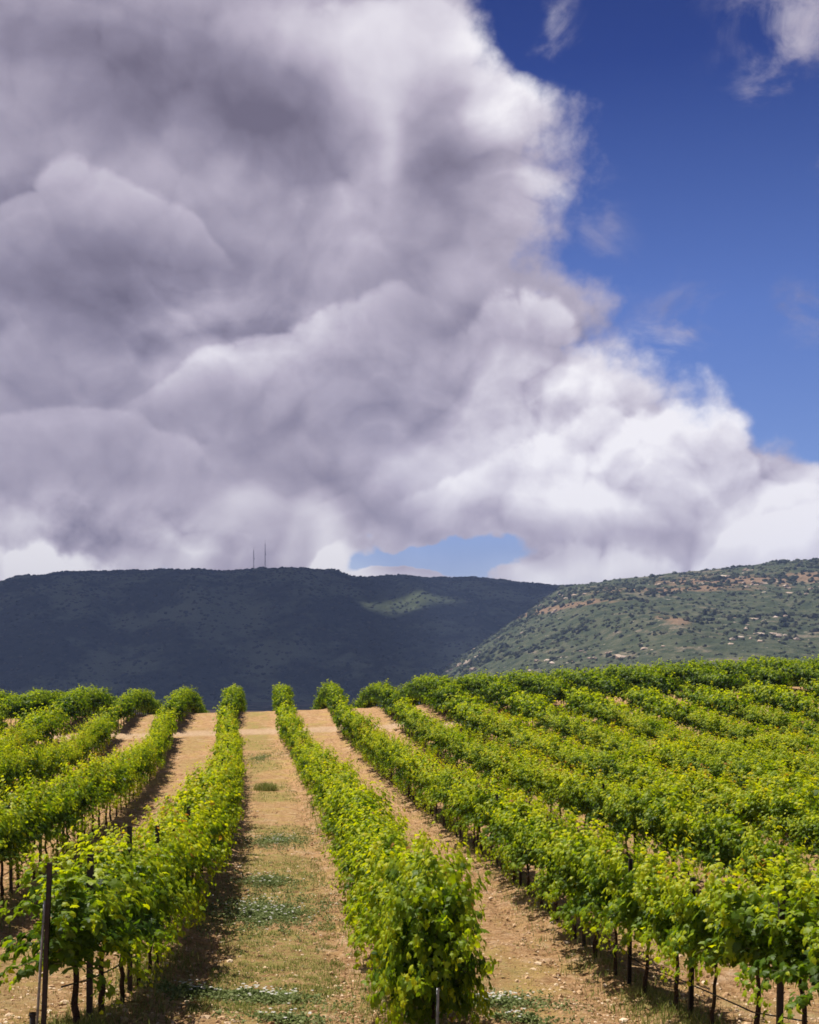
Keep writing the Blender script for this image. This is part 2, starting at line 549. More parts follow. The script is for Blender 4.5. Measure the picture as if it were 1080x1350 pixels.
# skyline of the far ridge in the photo, turned into heights at its own distance
FAR_Y, NEAR_Y = 3000.0, 2100.0
far_line = [(-1600, 850), (-900, 832), (-300, 800), (0, 777), (60, 764), (130, 757), (200, 756), (270, 759), (350, 757), (430, 760), (470, 765), (540, 763), (610, 761),
            (690, 767), (750, 772), (850, 790), (1000, 820), (1300, 850), (2600, 880)]
far_pts = [((x - 540) / FPX * FAR_Y, (HORIZON - y) / FPX * FAR_Y) for x, y in far_line]
near_line = [(-900, 930), (300, 925), (480, 922), (540, 903), (580, 882), (640, 843), (700, 802), (748, 772), (800, 764), (880, 755), (960, 748), (1040, 741), (1090, 737), (1250, 725), (1600, 735), (2600, 800)]
near_pts = [((x - 540) / FPX * NEAR_Y, (HORIZON - y) / FPX * NEAR_Y) for x, y in near_line]


def far_h(X, Y):
    c = prof(far_pts, X)
    yr = FAR_Y + 60 * np.sin(X / 420)
    t = np.where(Y < yr, (Y - 2000) / (yr - 2000), 1 + (yr - Y) / 1500)
    s = np.clip(t, 0, 1)
    s = np.where(Y < yr, np.sin(s * np.pi / 2) ** 1.25, smooth01(s) ** .6)
    z = -45 + (c + 45) * s
    gul = fbm(X / 170 + 3 + Y / 900, Y / 700, 4, 41, .6) - .5
    z = z + gul * 85 * np.sin(np.clip(t, 0, 1) * np.pi) * (Y < yr)
    return z + (fbm(X / 40, Y / 40, 3, 47) - .5) * 7


def near_h(X, Y):
    c = prof(near_pts, X)
    yr = NEAR_Y + 50 * np.sin(X / 300 + 1)
    t = np.where(Y < yr, (Y - 900) / (yr - 900), 1 + (yr - Y) / 600)
    s = np.clip(t, 0, 1)
    s = np.where(Y < yr, s ** 1.0 * (1.4 - .4 * s), smooth01(s))
    z = -45 + (c + 45) * s
    gul = fbm(X / 160 + 9, Y / 350, 4, 61) - .5
    z = z + gul * 40 * np.sin(np.clip(t, 0, 1) * np.pi) * (Y < yr) * smooth01((c + 10) / 60)
    return z + (fbm(X / 26, Y / 26, 3, 67) - .5) * 6 * smooth01((c + 20) / 60)


def heightfield(name, fn, x0, x1, nx_, y0, y1, ny_, mat, label=None):
    xs, ys = np.linspace(x0, x1, nx_), np.linspace(y0, y1, ny_)
    X, Y = np.meshgrid(xs, ys)
    Z = fn(X, Y)
    i = np.arange(nx_ * ny_).reshape(ny_, nx_)
    F = np.stack([i[:-1, :-1], i[:-1, 1:], i[1:, 1:], i[1:, :-1]], -1).reshape(-1, 4)
    o = link(name, mesh_from(name, np.stack([X, Y, Z], -1).reshape(-1, 3), F, mat), kind='structure')
    return o


def hill_material(name, near_hill):
    m, T = new_mat(name)
    geo = T.n('ShaderNodeNewGeometry')
    Pw = geo.outputs['Position']
    n1 = T.noise(Pw, 0.006, 5, 0.6)
    n2 = T.noise(Pw, 0.05, 6, 0.65)
    n3 = T.noise(Pw, 0.22, 4, 0.6)
    if near_hill:
        c = T.ramp(n2, [(0.3, (.036, .048, .028)), (0.5, (.066, .080, .044)), (0.74, (.14, .135, .085))])
        sp = T.n('ShaderNodeSeparateXYZ')
        T.put(sp.inputs[0], Pw)
        band = T.noise(T.vmath('MULTIPLY', Pw, (.35, .1, 2.6)), 0.02, 5, 0.62)
        rock = T.math('MULTIPLY', T.maprange(band, 0.53, 0.66), T.maprange(n2, 0.42, 0.6))
        c = T.mix(T.math('MULTIPLY', rock, 0.5), c, T.ramp(n3, [(0.3, (.22, .15, .10)), (0.7, (.42, .34, .27))]))
        scree = T.maprange(T.noise(Pw, 0.11, 5, 0.6), 0.64, 0.72)
        c = T.mix(T.math('MULTIPLY', scree, 0.6), c, (.46, .40, .34, 1))
        # bare brown terrace below the crest
        for (x, y, rx, rz) in ((925, 772, 85, 12), (1060, 772, 80, 10), (850, 790, 90, 5), (720, 806, 60, 5), (1070, 800, 40, 10), (790, 840, 16, 7)):
            X0, Z0 = (x - 540) / FPX * 1960, (HORIZON - y) / FPX * 1960
            q = T.vmath('MULTIPLY', T.vmath('SUBTRACT', Pw, (X0, 0, Z0)), (1 / (rx * 1.35), 0, 1 / (rz * 1.6)))
            q = T.vmath('ADD', q, T.vmath('SCALE', T.vmath('SUBTRACT', T.noise(Pw, 0.03, 4, .6, out='Color'), (.5, .5, .5)), scale=2.2))
            c = T.mix(T.math('MULTIPLY', T.maprange(T.vmath('LENGTH', q, out=1), 1.1, 0.5), 0.6), c, (.31, .19, .12, 1))
    else:
        c = T.ramp(n2, [(0.3, (.028, .036, .024)), (0.6, (.050, .060, .036)), (0.8, (.085, .088, .055))])
        c = T.mix(T.maprange(n1, 0.45, 0.62), c, (.12, .145, .08, 1))
        X0, Z0 = (533 - 540) / FPX * 2800, (HORIZON - 797) / FPX * 2800  # sunlit patch also painted into the slope colour, where the sun fleck falls
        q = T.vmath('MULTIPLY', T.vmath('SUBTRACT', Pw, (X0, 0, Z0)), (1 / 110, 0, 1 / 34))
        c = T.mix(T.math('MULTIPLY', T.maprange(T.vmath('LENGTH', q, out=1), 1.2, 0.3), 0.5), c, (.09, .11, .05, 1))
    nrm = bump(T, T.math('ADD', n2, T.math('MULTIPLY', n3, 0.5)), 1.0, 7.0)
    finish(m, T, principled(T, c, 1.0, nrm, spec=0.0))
    return m


M_FAR, M_NEAR = hill_material('shrub_covered_ridge', False), hill_material('rocky_shrub_slope', True)
heightfield('mountain_ridge', far_h, -4200, 4200, 420, 1480, 5200, 200, M_FAR)
heightfield('rocky_hillside', near_h, -1500, 3600, 460, 880, 2700, 230, M_NEAR)
heightfield('valley_floor', lambda X, Y: -38 + 0 * X, -4200, 4200, 12, 480, 2600, 8, MG)


def ico(sub=1):
    t = (1 + 5 ** .5) / 2
    V = [(-1, t, 0), (1, t, 0), (-1, -t, 0), (1, -t, 0), (0, -1, t), (0, 1, t), (0, -1, -t), (0, 1, -t), (t, 0, -1), (t, 0, 1), (-t, 0, -1), (-t, 0, 1)]
    F = [(0, 11, 5), (0, 5, 1), (0, 1, 7), (0, 7, 10), (0, 10, 11), (1, 5, 9), (5, 11, 4), (11, 10, 2), (10, 7, 6), (7, 1, 8),
         (3, 9, 4), (3, 4, 2), (3, 2, 6), (3, 6, 8), (3, 8, 9), (4, 9, 5), (2, 4, 11), (6, 2, 10), (8, 6, 7), (9, 8, 1)]
    V = [np.array(v, float) / np.linalg.norm(v) for v in V]
    for _ in range(sub - 1):
        cache, F2 = {}, []

        def midp(a, b):
            k = (min(a, b), max(a, b))
            if k not in cache:
                q = V[a] + V[b]
                V.append(q / np.linalg.norm(q))
                cache[k] = len(V) - 1
            return cache[k]
        for a, b, c in F:
            ab, bc, ca = midp(a, b), midp(b, c), midp(c, a)
            F2 += [(a, ab, ca), (b, bc, ab), (c, ca, bc), (ab, bc, ca)]
        F = F2
    return np.array(V), np.array(F)


def scatter_lumps(name, pts, size, flat, mat, rough=.35, sub=1, attr=True):
    V0, F0 = ico(sub)
    n = len(pts)
    r = 1 + rough * (rng.random((n, len(V0))) - .5) * 2
    V = V0[None] * r[..., None] * size[:, None, None]
    V[..., 2] *= flat
    V = V + pts[:, None, :]
    F = (F0[None] + (np.arange(n) * len(V0))[:, None, None]).reshape(-1, 3)
    tone = np.repeat(rng.random(n), len(V0))
    return mesh_from(name, V.reshape(-1, 3), F, mat, False, {'tone': tone})


def scrub_material():
    m, T = new_mat('scrub_leaves')
    at = T.n('ShaderNodeAttribute', attribute_name='tone')
    c = T.ramp(at.outputs['Fac'], [(0, (.030, .038, .022)), (.6, (.052, .060, .034)), (1, (.09, .092, .055))])
    finish(m, T, principled(T, c, 1.0, spec=0.0))
    return m


def stone_material():
    m, T = new_mat('pale_stone')
    at = T.n('ShaderNodeAttribute', attribute_name='tone')
    c = T.ramp(at.outputs['Fac'], [(0, (.30, .22, .15)), (.6, (.46, .36, .27)), (1, (.62, .54, .45))])
    geo = T.n('ShaderNodeNewGeometry')
    c = T.mix(0.5, c, T.ramp(T.noise(geo.outputs['Position'], 30, 4), [(.3, (.25, .18, .12)), (.7, (.6, .5, .4))]))
    finish(m, T, principled(T, c, 0.95, spec=0.1))
    return m


M_SCRUB, M_STONE = scrub_material(), stone_material()
n = 17000
X = rng.uniform(-100, 1500, n); Y = rng.uniform(1150, 2160, n)
keep = rng.random(n) < 0.25 + 1.4 * (fbm(X / 60, Y / 60, 3, 77) - .3)
X, Y = X[keep], Y[keep]
P3 = np.stack([X, Y, near_h(X, Y)], -1)
sz_ = rng.uniform(1.2, 3.2, len(X)) * (1 + .9 * smooth01((fbm(X / 90, Y / 90, 2, 79) - .5) / .15)) * (1 + .6 * (rng.random(len(X)) > .93))
link('hillside_shrubs', scatter_lumps('hillside_shrubs', P3, sz_, .85, M_SCRUB), kind='stuff')
n = 12000
X = rng.uniform(-1500, 800, n); Y = rng.uniform(1900, 3060, n)
P3 = np.stack([X, Y, far_h(X, Y)], -1)
link('ridge_shrubs', scatter_lumps('ridge_shrubs', P3, rng.uniform(2.0, 5.0, n), .7, M_SCRUB), kind='stuff')
n = 1100
X = rng.uniform(60, 1300, n); Y = rng.uniform(1250, 2050, n)
keep = fbm(X / 90, Y / 130, 3, 91) > .60
X, Y = X[keep], Y[keep]
P3 = np.stack([X, Y, near_h(X, Y)], -1)
link('rock_outcrops', scatter_lumps('rock_outcrops', P3, rng.uniform(1.2, 5.5, len(X)) ** 1.05, .5, M_STONE, .5), kind='stuff')

# two radio masts on the ridge
m_, T_ = new_mat('mast_steel')
finish(m_, T_, principled(T_, (.22, .19, .2), .6, metal=.3))
M_MAST = m_


def bars(segs, r, sides=4):
    """tubes between point pairs as one vertex/face set"""
    Vs, Fs, b = [], [], 0
    for s in segs:
        a, c = np.array(s[0], float), np.array(s[1], float)
        ra, rb = (s[2], s[3]) if len(s) > 2 else (r, r)
        d = c - a
        L = np.linalg.norm(d)
        d /= L
        u = np.cross(d, (0, 0, 1.0)) if abs(d[2]) < .9 else np.cross(d, (1.0, 0, 0))
        u /= np.linalg.norm(u)
        w = np.cross(d, u)
        for P_, rr in ((a, ra), (c, rb)):
            for j in range(sides):
                t = 2 * math.pi * (j + .5) / sides
                Vs.append(P_ + rr * (math.cos(t) * u + math.sin(t) * w))
        for j in range(sides):
            k2 = (j + 1) % sides
            Fs.append((b + j, b + k2, b + sides + k2, b + sides + j))
        for q in range(1, sides // 2):
            Fs.append((b, b + 2 * q, b + 2 * q - 1, b + 2 * q - 1) if sides > 4 else (b + 3, b + 2, b + 1, b))
            Fs.append((b + sides, b + sides + 1, b + sides + 2, b + sides + 3))
        b += 2 * sides
    return np.array(Vs), np.array(Fs)


for (px_, top, lab) in ((336, 722, 'shorter slim radio mast on the dark ridge, left one'), (351, 713, 'taller radio mast on the dark ridge, right one')):
    x = (px_ - 540) / FPX * FAR_Y
    z0 = float(far_h(np.array(x), np.array(FAR_Y - 20)))
    H = (HORIZON - top) / FPX * FAR_Y - z0
    rt = link('radio_mast', None, loc=(x, FAR_Y - 20, z0 - 3), label=lab, cat='mast')
    segs = []
    for sxx, syy in ((-1, -1), (1, -1), (0, 1)):
        segs.append(((sxx * 1.5, syy * 1.5, 0), (sxx * .5, syy * .5, H * .92), .35, .3))
    for q in range(12):
        z_ = H * .9 * q / 12
        w_ = 1.5 - q / 12
        segs.append(((-w_, -w_, z_), (w_, -w_, z_ + H * .07), .15, .15))
        segs.append(((w_, -w_, z_), (0, w_, z_ + H * .07), .15, .15))
    V_, F_ = bars(segs, .3)
    link('lattice', mesh_from('mast_lattice', V_, F_, M_MAST, False), rt)
    V_, F_ = bars([((0, 0, H * .88), (0, 0, H + 3), .35, .2)], .3)
    link('aerial', mesh_from('mast_aerial', V_, F_, M_MAST, False), rt)
    V_, F_ = ico(2)
    V_ = V_ * (1.6, .8, 1.6) + (1.2, -.8, H * .6)
    link('dish', mesh_from('mast_dish', V_, F_, M_MAST, False), rt)

# the cloud whose shadow lies on the ridge: high up to the left of the view
def shadow_mask(X, Y):
    """where its shadow falls on the land"""
    edge = -60 + 110 * smooth01((Y - 1400) / 600) + 900 * smooth01((Y - 2110) / 120) + (fbm(X / 300, Y / 300, 3, 101) - .5) * 60
    m = np.minimum((edge - X) / 200, (X + 3600) / 400)
    m = np.minimum(m, (Y - 1350) / 300)
    m = np.minimum(m, (4300 - Y) / 500)
    hx, hy = HOLE
    hole = np.sqrt(((X - hx - (Y - hy) * .4) / 105) ** 2 + ((Y - hy) / 36) ** 2) + (fbm(X / 60, Y / 40, 3, 105) - .5) * 1.1
    return np.minimum(m, (hole - 1) * .6)


CL_ALT = 4100.0
ry_ = np.linspace(2100, 2950, 400)
rx_ = (533 - 540) / FPX * ry_
ri_ = int(np.argmin(np.abs(far_h(rx_, ry_) - (HORIZON - 797) / FPX * ry_)))
hz_ = float(far_h(rx_[ri_], ry_[ri_]))
HOLE = (float(rx_[ri_]) + sx / sz * (150 - hz_), float(ry_[ri_]) + sy / sz * (150 - hz_))     # sun fleck on the slope
cx, cy_ = np.meshgrid(np.linspace(-3700, 1100, 200), np.linspace(1150, 4400, 150))
mk = shadow_mask(cx, cy_)
zmid = 150.0
tt = (CL_ALT - zmid) / sz
ox, oy = sx * tt, sy * tt
thick = np.sqrt(np.clip(mk, 0, 1)) * (50 + 130 * fbm(cx / 500, cy_ / 500, 4, 111))
ny2, nx2 = cx.shape
vid = np.arange(nx2 * ny2).reshape(ny2, nx2)
ins = mk > 0
cell = ins[:-1, :-1] & ins[:-1, 1:] & ins[1:, 1:] & ins[1:, :-1]
q = np.stack([vid[:-1, :-1], vid[:-1, 1:], vid[1:, 1:], vid[1:, :-1]], -1)[cell]
top_v = np.stack([cx + ox, cy_ + oy, CL_ALT + thick], -1).reshape(-1, 3)
bot_v = np.stack([cx + ox, cy_ + oy, CL_ALT - 4 - thick * .12], -1).reshape(-1, 3)
Nn = nx2 * ny2
F_ = [q, q[:, ::-1] + Nn]
e = np.concatenate([q[:, [0, 1]], q[:, [1, 2]], q[:, [2, 3]], q[:, [3, 0]]])
key = e.min(1) * Nn * 2 + e.max(1)
uq, inv, cnt = np.unique(key, return_inverse=True, return_counts=True)
be = e[cnt[inv] == 1]
F_.append(np.stack([be[:, 1], be[:, 0], be[:, 0] + Nn, be[:, 1] + Nn], -1))
Fall = np.concatenate(F_)
Vall = np.concatenate([top_v, bot_v])
used = np.unique(Fall)
rm = np.zeros(len(Vall), int)
rm[used] = np.arange(len(used))
m_, T_ = new_mat('cloud_vapour')
finish(m_, T_, principled(T_, (.85, .85, .87), 1.0, spec=0.0))
link('cloud', mesh_from('cloud', Vall[used], rm[Fall], m_), kind='structure')

# ------------------------------------------------------------------ materials of the vines
def leaf_material():
    m, T = new_mat('vine_leaf')
    at = T.n('ShaderNodeAttribute', attribute_name='tone')
    oi = T.n('ShaderNodeObjectInfo')
    geo = T.n('ShaderNodeNewGeometry')
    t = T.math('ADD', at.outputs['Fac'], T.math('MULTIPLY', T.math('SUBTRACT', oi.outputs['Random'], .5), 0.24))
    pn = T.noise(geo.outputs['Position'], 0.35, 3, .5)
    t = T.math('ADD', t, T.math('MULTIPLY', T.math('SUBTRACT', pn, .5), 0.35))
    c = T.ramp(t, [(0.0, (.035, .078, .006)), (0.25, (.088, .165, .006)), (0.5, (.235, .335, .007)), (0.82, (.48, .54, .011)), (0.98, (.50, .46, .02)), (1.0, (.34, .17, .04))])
    # undersides are paler and greyer
    under = T.mix(0.35, c, (.15, .20, .06, 1))
    cc = T.mix(geo.outputs['Backfacing'], c, under)
    d = T.n('ShaderNodeBsdfDiffuse', i_Roughness=0.3)
    T.put(d.inputs[0], cc)
    tr = T.n('ShaderNodeBsdfTranslucent')
    T.put(tr.inputs[0], T.mix(1.0, c, (1.6, 1.5, .4, 1), 'MULTIPLY'))
    mx = T.n('ShaderNodeMixShader', i_Fac=0.45)
    T.t.links.new(d.outputs[0], mx.inputs[1])
    T.t.links.new(tr.outputs[0], mx.inputs[2])
    gl = T.n('ShaderNodeBsdfGlossy', i_Roughness=0.5)
    gl.inputs[0].default_value = (1, 1, 1, 1)
    m2 = T.n('ShaderNodeMixShader', i_Fac=0.014)
    T.t.links.new(mx.outputs[0], m2.inputs[1])
    T.t.links.new(gl.outputs[0], m2.inputs[2])
    finish(m, T, m2.outputs[0])
    return m


def bark_material():
    m, T = new_mat('vine_bark')
    tcn = T.n('ShaderNodeTexCoord')
    v = T.vmath('MULTIPLY', tcn.outputs['Object'], (1, 1, .18))
    nn = T.noise(v, 60, 6, .7)
    c = T.ramp(nn, [(.3, (.022, .014, .010)), (.6, (.075, .048, .032)), (.8, (.15, .10, .07))])
    finish(m, T, principled(T, c, .95, bump(T, nn, .8, .02), spec=.1))
    return m


M_LEAF, M_BARK = leaf_material(), bark_material()
m_, T_ = new_mat('green_cane')
finish(m_, T_, principled(T_, (.12, .13, .04), .7))
M_CANE = m_

# outline of a vine leaf, five lobes, petiole at the origin, tip along +Y, unit length
LEAF = np.array([(0, .02, 0), (.22, -.10, -.03), (.44, .06, -.06), (.36, .26, -.01), (.52, .46, -.07), (.27, .55, -.01), (.20, .78, -.05), (0, 1.0, -.16),
                 (-.20, .78, -.05), (-.27, .55, -.01), (-.52, .46, -.07), (-.36, .26, -.01), (-.44, .06, -.06), (-.22, -.10, -.03), (0, .42, .07)])
LEAF_F = np.array([(14, i, i + 1) for i in range(0, 13)] + [(14, 13, 0)])
LEAF_LO = np.array([(0, 0, 0), (.48, .12, -.05), (.42, .52, -.04), (0, 1, -.14), (-.42, .52, -.04), (-.48, .12, -.05), (0, .42, .06)])
LEAF_LO_F = np.array([(6, 0, 1), (6, 1, 2), (6, 2, 3), (6, 3, 4), (6, 4, 5), (6, 5, 0)])


def make_leaves(pos, nrm, tip, size, tone, lo=False):
    """leaves at pos with a face normal and a tip direction"""
    L, LF = (LEAF_LO, LEAF_LO_F) if lo else (LEAF, LEAF_F)
    nrm = nrm / np.linalg.norm(nrm, axis=1, keepdims=True)
    tip = tip - nrm * (tip * nrm).sum(1, keepdims=True)
    tip = tip / (np.linalg.norm(tip, axis=1, keepdims=True) + 1e-9)
    side = np.cross(tip, nrm)
    n = len(pos)
    curl = rng.uniform(.3, 2.6, n)[:, None]
    v = (L[None, :, 0, None] * side[:, None] + L[None, :, 1, None] * tip[:, None] + (L[None, :, 2] * curl)[..., None] * nrm[:, None]) * size[:, None, None] + pos[:, None]
    F = (LF[None] + (np.arange(n) * len(L))[:, None, None]).reshape(-1, 3)
    return v.reshape(-1, 3), F, np.repeat(tone, len(L))


def grow_vine(style, seed, lo=False, low=.80, wide=.50):
    """shoots with leaves for one plant; the row runs along local Y"""
    r = np.random.default_rng(seed)
    pos, nrm, tip, size, tone, canes = [], [], [], [], [], []
    n_sh = {'bushy': 44, 'upright': 40, 'loose': 35, 'end': 92}[style]
    for s in range(n_sh):
        y0 = (s % 7 - 3) * .19 + r.normal(0, .045)
        p = np.array([r.normal(0, .05), y0, r.uniform(.90, 1.06)])
        side = r.choice([-1, 1])
        kind = r.random()
        if style == 'end':
            y0 = r.uniform(-.5, .5)
            p = np.array([r.normal(0, .12), y0, r.uniform(.25, 1.0)])
        up = r.uniform(.75, 1.0)
        out = r.uniform(.05, .75)
        d = np.array([side * out, r.normal(0, .35), up])
        length = r.uniform(.62, 1.2) * (1 + (.80 - low) * .5) * (1.12 if style == 'upright' else 1.0)
        droop = r.uniform(.6, 1.7)
        if kind > .72:                       # shoots that fall outward and hang
            d = np.array([side * r.uniform(.7, 1.1), r.normal(0, .5), r.uniform(.1, .5)])
            droop = r.uniform(2.0, 3.4) + (.80 - low) * 3
            length *= .85
        if style == 'end' and kind < .4:
            d[1] -= r.uniform(.2, .9)
        d /= np.linalg.norm(d)
        steps = int(length / .040)
        prev = p.copy()
        for i in range(steps):
            f = i / steps
            d = d + np.array([-p[0] * .05, r.normal(0, .05), -.055 * droop * (f + .15)]) + r.normal(0, .05, 3)
            if p[2] > 1.90:
                d[2] -= .12
            if abs(p[0]) > wide:
                d[0] -= .12 * np.sign(p[0])
            if p[2] < low and style != 'end':
                d[2] += .14
            if p[2] < .12:
                d[2] += .3
            d /= np.linalg.norm(d)
            p = p + d * .040
            if i % 5 == 4:
                canes.append((tuple(prev), tuple(p), .0045 * (1.3 - f), .0045 * (1.1 - f)))
                prev = p.copy()
            for q in range(1 if lo else 2):
                if r.random() < .12:
                    continue
                a = r.normal(0, 1, 3)
                a /= np.linalg.norm(a)
                off = a * r.uniform(.03, .10)
                pp = p + off
                outw = np.array([np.sign(pp[0]) * min(abs(pp[0]) * 2.0, .9), -.35 if style == 'end' else 0, .55 + .4 * (pp[2] - 1.1)])
                nn = outw + r.normal(0, .42, 3)
                tt_ = off * 4 + np.array([np.sign(pp[0]) * .3, 0, -.55]) + r.normal(0, .35, 3)
                sz0 = r.uniform(.060, .135) * (1 - .55 * max(0, f - .6) / .4)
                pos.append(pp); nrm.append(nn); tip.append(tt_)
                size.append(sz0)
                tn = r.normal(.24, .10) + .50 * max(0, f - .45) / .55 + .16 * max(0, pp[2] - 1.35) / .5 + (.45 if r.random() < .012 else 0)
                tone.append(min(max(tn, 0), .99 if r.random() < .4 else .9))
    return np.array(pos), np.array(nrm), np.array(tip), np.array(size), np.array(tone), canes


def trunk_segments(seed):
    r = np.random.default_rng(seed)
    segs = []
    p = np.array([0., 0., -.12])
    z = -.12
    rad = .034
    while z < .90:
        z2 = min(z + .11, .94)
        p2 = np.array([p[0] + r.normal(0, .014), p[1] + r.normal(0, .014), z2])
        rad2 = max(.021, rad * r.uniform(.86, 1.02))
        segs.append((tuple(p), tuple(p2), rad, rad2))
        p, z, rad = p2, z2, rad2
    arms = []
    for sgn in (-1, 1):
        a, ra = p.copy(), .022
        for i in range(5):
            b = a + np.array([r.normal(0, .012), sgn * .12, .035 if i == 0 else r.normal(0, .012)])
            arms.append((tuple(a), tuple(b), ra, ra * .88))
            a, ra = b, ra * .88
    return segs, arms


STYLES = [('bushy', 11), ('bushy', 12), ('bushy', 13), ('upright', 21), ('upright', 22), ('loose', 31), ('loose', 32), ('bushy', 14)]
protos = []
HANG = [('bushy', 51), ('bushy', 52), ('upright', 53), ('bushy', 54), ('loose', 55)]
for st, sd in STYLES + [('end', 41), ('end', 42)] + HANG:
    pos, nrm_, tip_, size_, tone_, canes = grow_vine(st, sd, low=.45 if sd > 50 else .80, wide=.60 if sd > 50 else .50)
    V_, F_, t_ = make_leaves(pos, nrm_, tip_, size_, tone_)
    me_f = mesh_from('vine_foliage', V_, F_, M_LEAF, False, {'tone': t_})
    V_, F_ = bars(canes, .004, 4)
    me_c = mesh_from('vine_canes', V_, F_, M_CANE, True)
    sg, ar = trunk_segments(sd)
    V_, F_ = bars(sg, .03, 6)
    me_t = mesh_from('vine_trunk', V_, F_, M_BARK, True)
    V_, F_ = bars(ar, .02, 6)
    me_a = mesh_from('vine_cordon', V_, F_, M_BARK, True)
    protos.append((st, me_f, me_t, me_a, me_c))
print('leaf tris', sum(len(p[1].polygons) for p in protos))

# ------------------------------------------------------------------ planting
spots = []                                        # (distance, k, Y, block, n from near end)
BLOCK1_END, BLOCK2_START = 64.8, 67.6
START = {0: 10.2, 1: 11.0}
for k in range(-9, 19):
    y = START.get(k, 10.6 + .3 * math.sin(k * 2.3))
    i = 0
    while y < 122:
        if y < BLOCK1_END or y > BLOCK2_START + .5 * math.sin(k):
            i += 1
            spots.append([k, y, 1 if y < BLOCK1_END else 2, i])
        sl = float(row_x(k, y + .5) - row_x(k, y - .5))
        y += 1.25 / math.sqrt(1 + sl * sl)


def project(x, y, z):
    return 540 + FPX * x / y, HORIZON - FPX * z / y


ones, rest = [], []
for k, y, b, i in spots:
    x = float(row_x(k, y))
    z = float(gz(x, y))
    u, v0 = project(x, y, z + 1.7)
    s = FPX / y
    inside = -0.6 * s < u < 1080 + 0.6 * s and v0 < 1350
    rec = (y, k, x, z, b, i, u)
    if inside and b == 1:
        ones.append(rec)
    else:
        rest.append(rec)
ones.sort()
print('vines in view in the first block', len(ones), 'rest', len(rest))
rest += ones[300:]
ones = ones[:300]


def ordinal(n):
    w = ['first', 'second', 'third', 'fourth', 'fifth', 'sixth', 'seventh', 'eighth', 'ninth', 'tenth']
    if n <= 10:
        return w[n - 1]
    suf = 'th' if 10 < n % 100 < 14 else {1: 'st', 2: 'nd', 3: 'rd'}.get(n % 10, 'th')
    return f'{n}{suf}'


def row_phrase(k):
    if k == 0:
        return 'row left of the central lane'
    if k == 1:
        return 'row right of the central lane'
    return f'{ordinal(k)} row right of the lane' if k > 1 else f'{ordinal(1 - k)} row left of the lane'


LOOK = {'bushy': 'dense bushy', 'upright': 'tall upright', 'loose': 'loose airy', 'end': 'low-branching full'}
rank = {}
for rec in sorted(ones):
    rank.setdefault(rec[1], []).append(rec[0])
ENDVINES = {(1, 1): 8, (1, 2): 9, (0, 1): 0}
for (y, k, x, z, b, i, u) in ones:
    j = random.randrange(len(STYLES))
    if (k >= 3 and y > 22) or (k == 2 and y > 34) or (k <= -2 and y > 30):
        j = 10 + random.randrange(5)
    j = ENDVINES.get((k, i), j)
    st, me_f, me_t, me_a, me_c = protos[j]
    nth = rank[k].index(y) + 1
    lab = f"{LOOK[st]} grapevine, {ordinal(nth)} from the front of the {row_phrase(k)}"
    rt = link('grapevine', None, loc=(x, y, z - .02), label=lab, cat='grapevine', group='grapevines planted in the vineyard rows')
    flip = 0 if st == 'end' else random.choice((0, math.pi))
    rt.rotation_euler = (0, 0, row_yaw(k, y) + flip + random.uniform(-.06, .06))
    sc = random.uniform(.93, 1.08)
    slim = 1 - (.24 * min(max((y - 25) / 30, 0), 1) if -2 <= k <= 2 else 0)
    rt.scale = (sc * slim * (1.22 if k >= 4 else 1.0) * random.uniform(.88, 1.12), 1.0, sc * random.uniform(.93, 1.06) * (1 - .10 * min(max((y - 30) / 30, 0), 1)))
    if st == 'end':
        rt.scale = (.80, 1.0, 1.10)
    link('foliage', me_f, rt, kind='stuff')
    link('trunk', me_t, rt)
    if y < 32:
        link('cordon', me_a, rt)
        link('canes', me_c, rt, kind='stuff')

# vines of the far block and those beyond the limit: one mass
lo_sets = []
for st, sd in STYLES[:6]:
    lo_sets.append(grow_vine(st, sd + 100, lo=True, low=.45, wide=.6))
Vb, Fb, Tb, base = [], [], [], 0
tV, tF, tb = [], [], 0
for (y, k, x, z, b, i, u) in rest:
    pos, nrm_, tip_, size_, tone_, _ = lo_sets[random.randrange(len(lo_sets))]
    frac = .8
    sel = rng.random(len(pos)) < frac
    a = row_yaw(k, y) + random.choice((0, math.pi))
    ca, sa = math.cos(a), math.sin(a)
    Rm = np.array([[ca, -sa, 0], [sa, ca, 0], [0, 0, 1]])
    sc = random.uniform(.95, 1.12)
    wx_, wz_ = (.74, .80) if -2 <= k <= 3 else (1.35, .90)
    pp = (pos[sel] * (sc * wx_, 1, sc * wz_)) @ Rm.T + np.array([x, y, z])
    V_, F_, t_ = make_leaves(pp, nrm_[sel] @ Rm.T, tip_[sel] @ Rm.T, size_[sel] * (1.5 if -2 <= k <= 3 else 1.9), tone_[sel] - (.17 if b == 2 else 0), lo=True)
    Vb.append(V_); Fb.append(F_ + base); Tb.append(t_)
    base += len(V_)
    V_, F_ = bars([((x, y, z - .1), (x + random.uniform(-.04, .04), y, z + 1.0), .032, .024)], .03, 4)
    tV.append(V_); tF.append(F_ + tb); tb += len(V_)
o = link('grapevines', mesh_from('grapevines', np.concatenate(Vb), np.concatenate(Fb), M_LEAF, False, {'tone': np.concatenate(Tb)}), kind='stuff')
print('stuff vine tris', sum(len(f) for f in Fb))
link('grapevine_trunks', mesh_from('grapevine_trunks', np.concatenate(tV), np.concatenate(tF), M_BARK, True), kind='stuff')

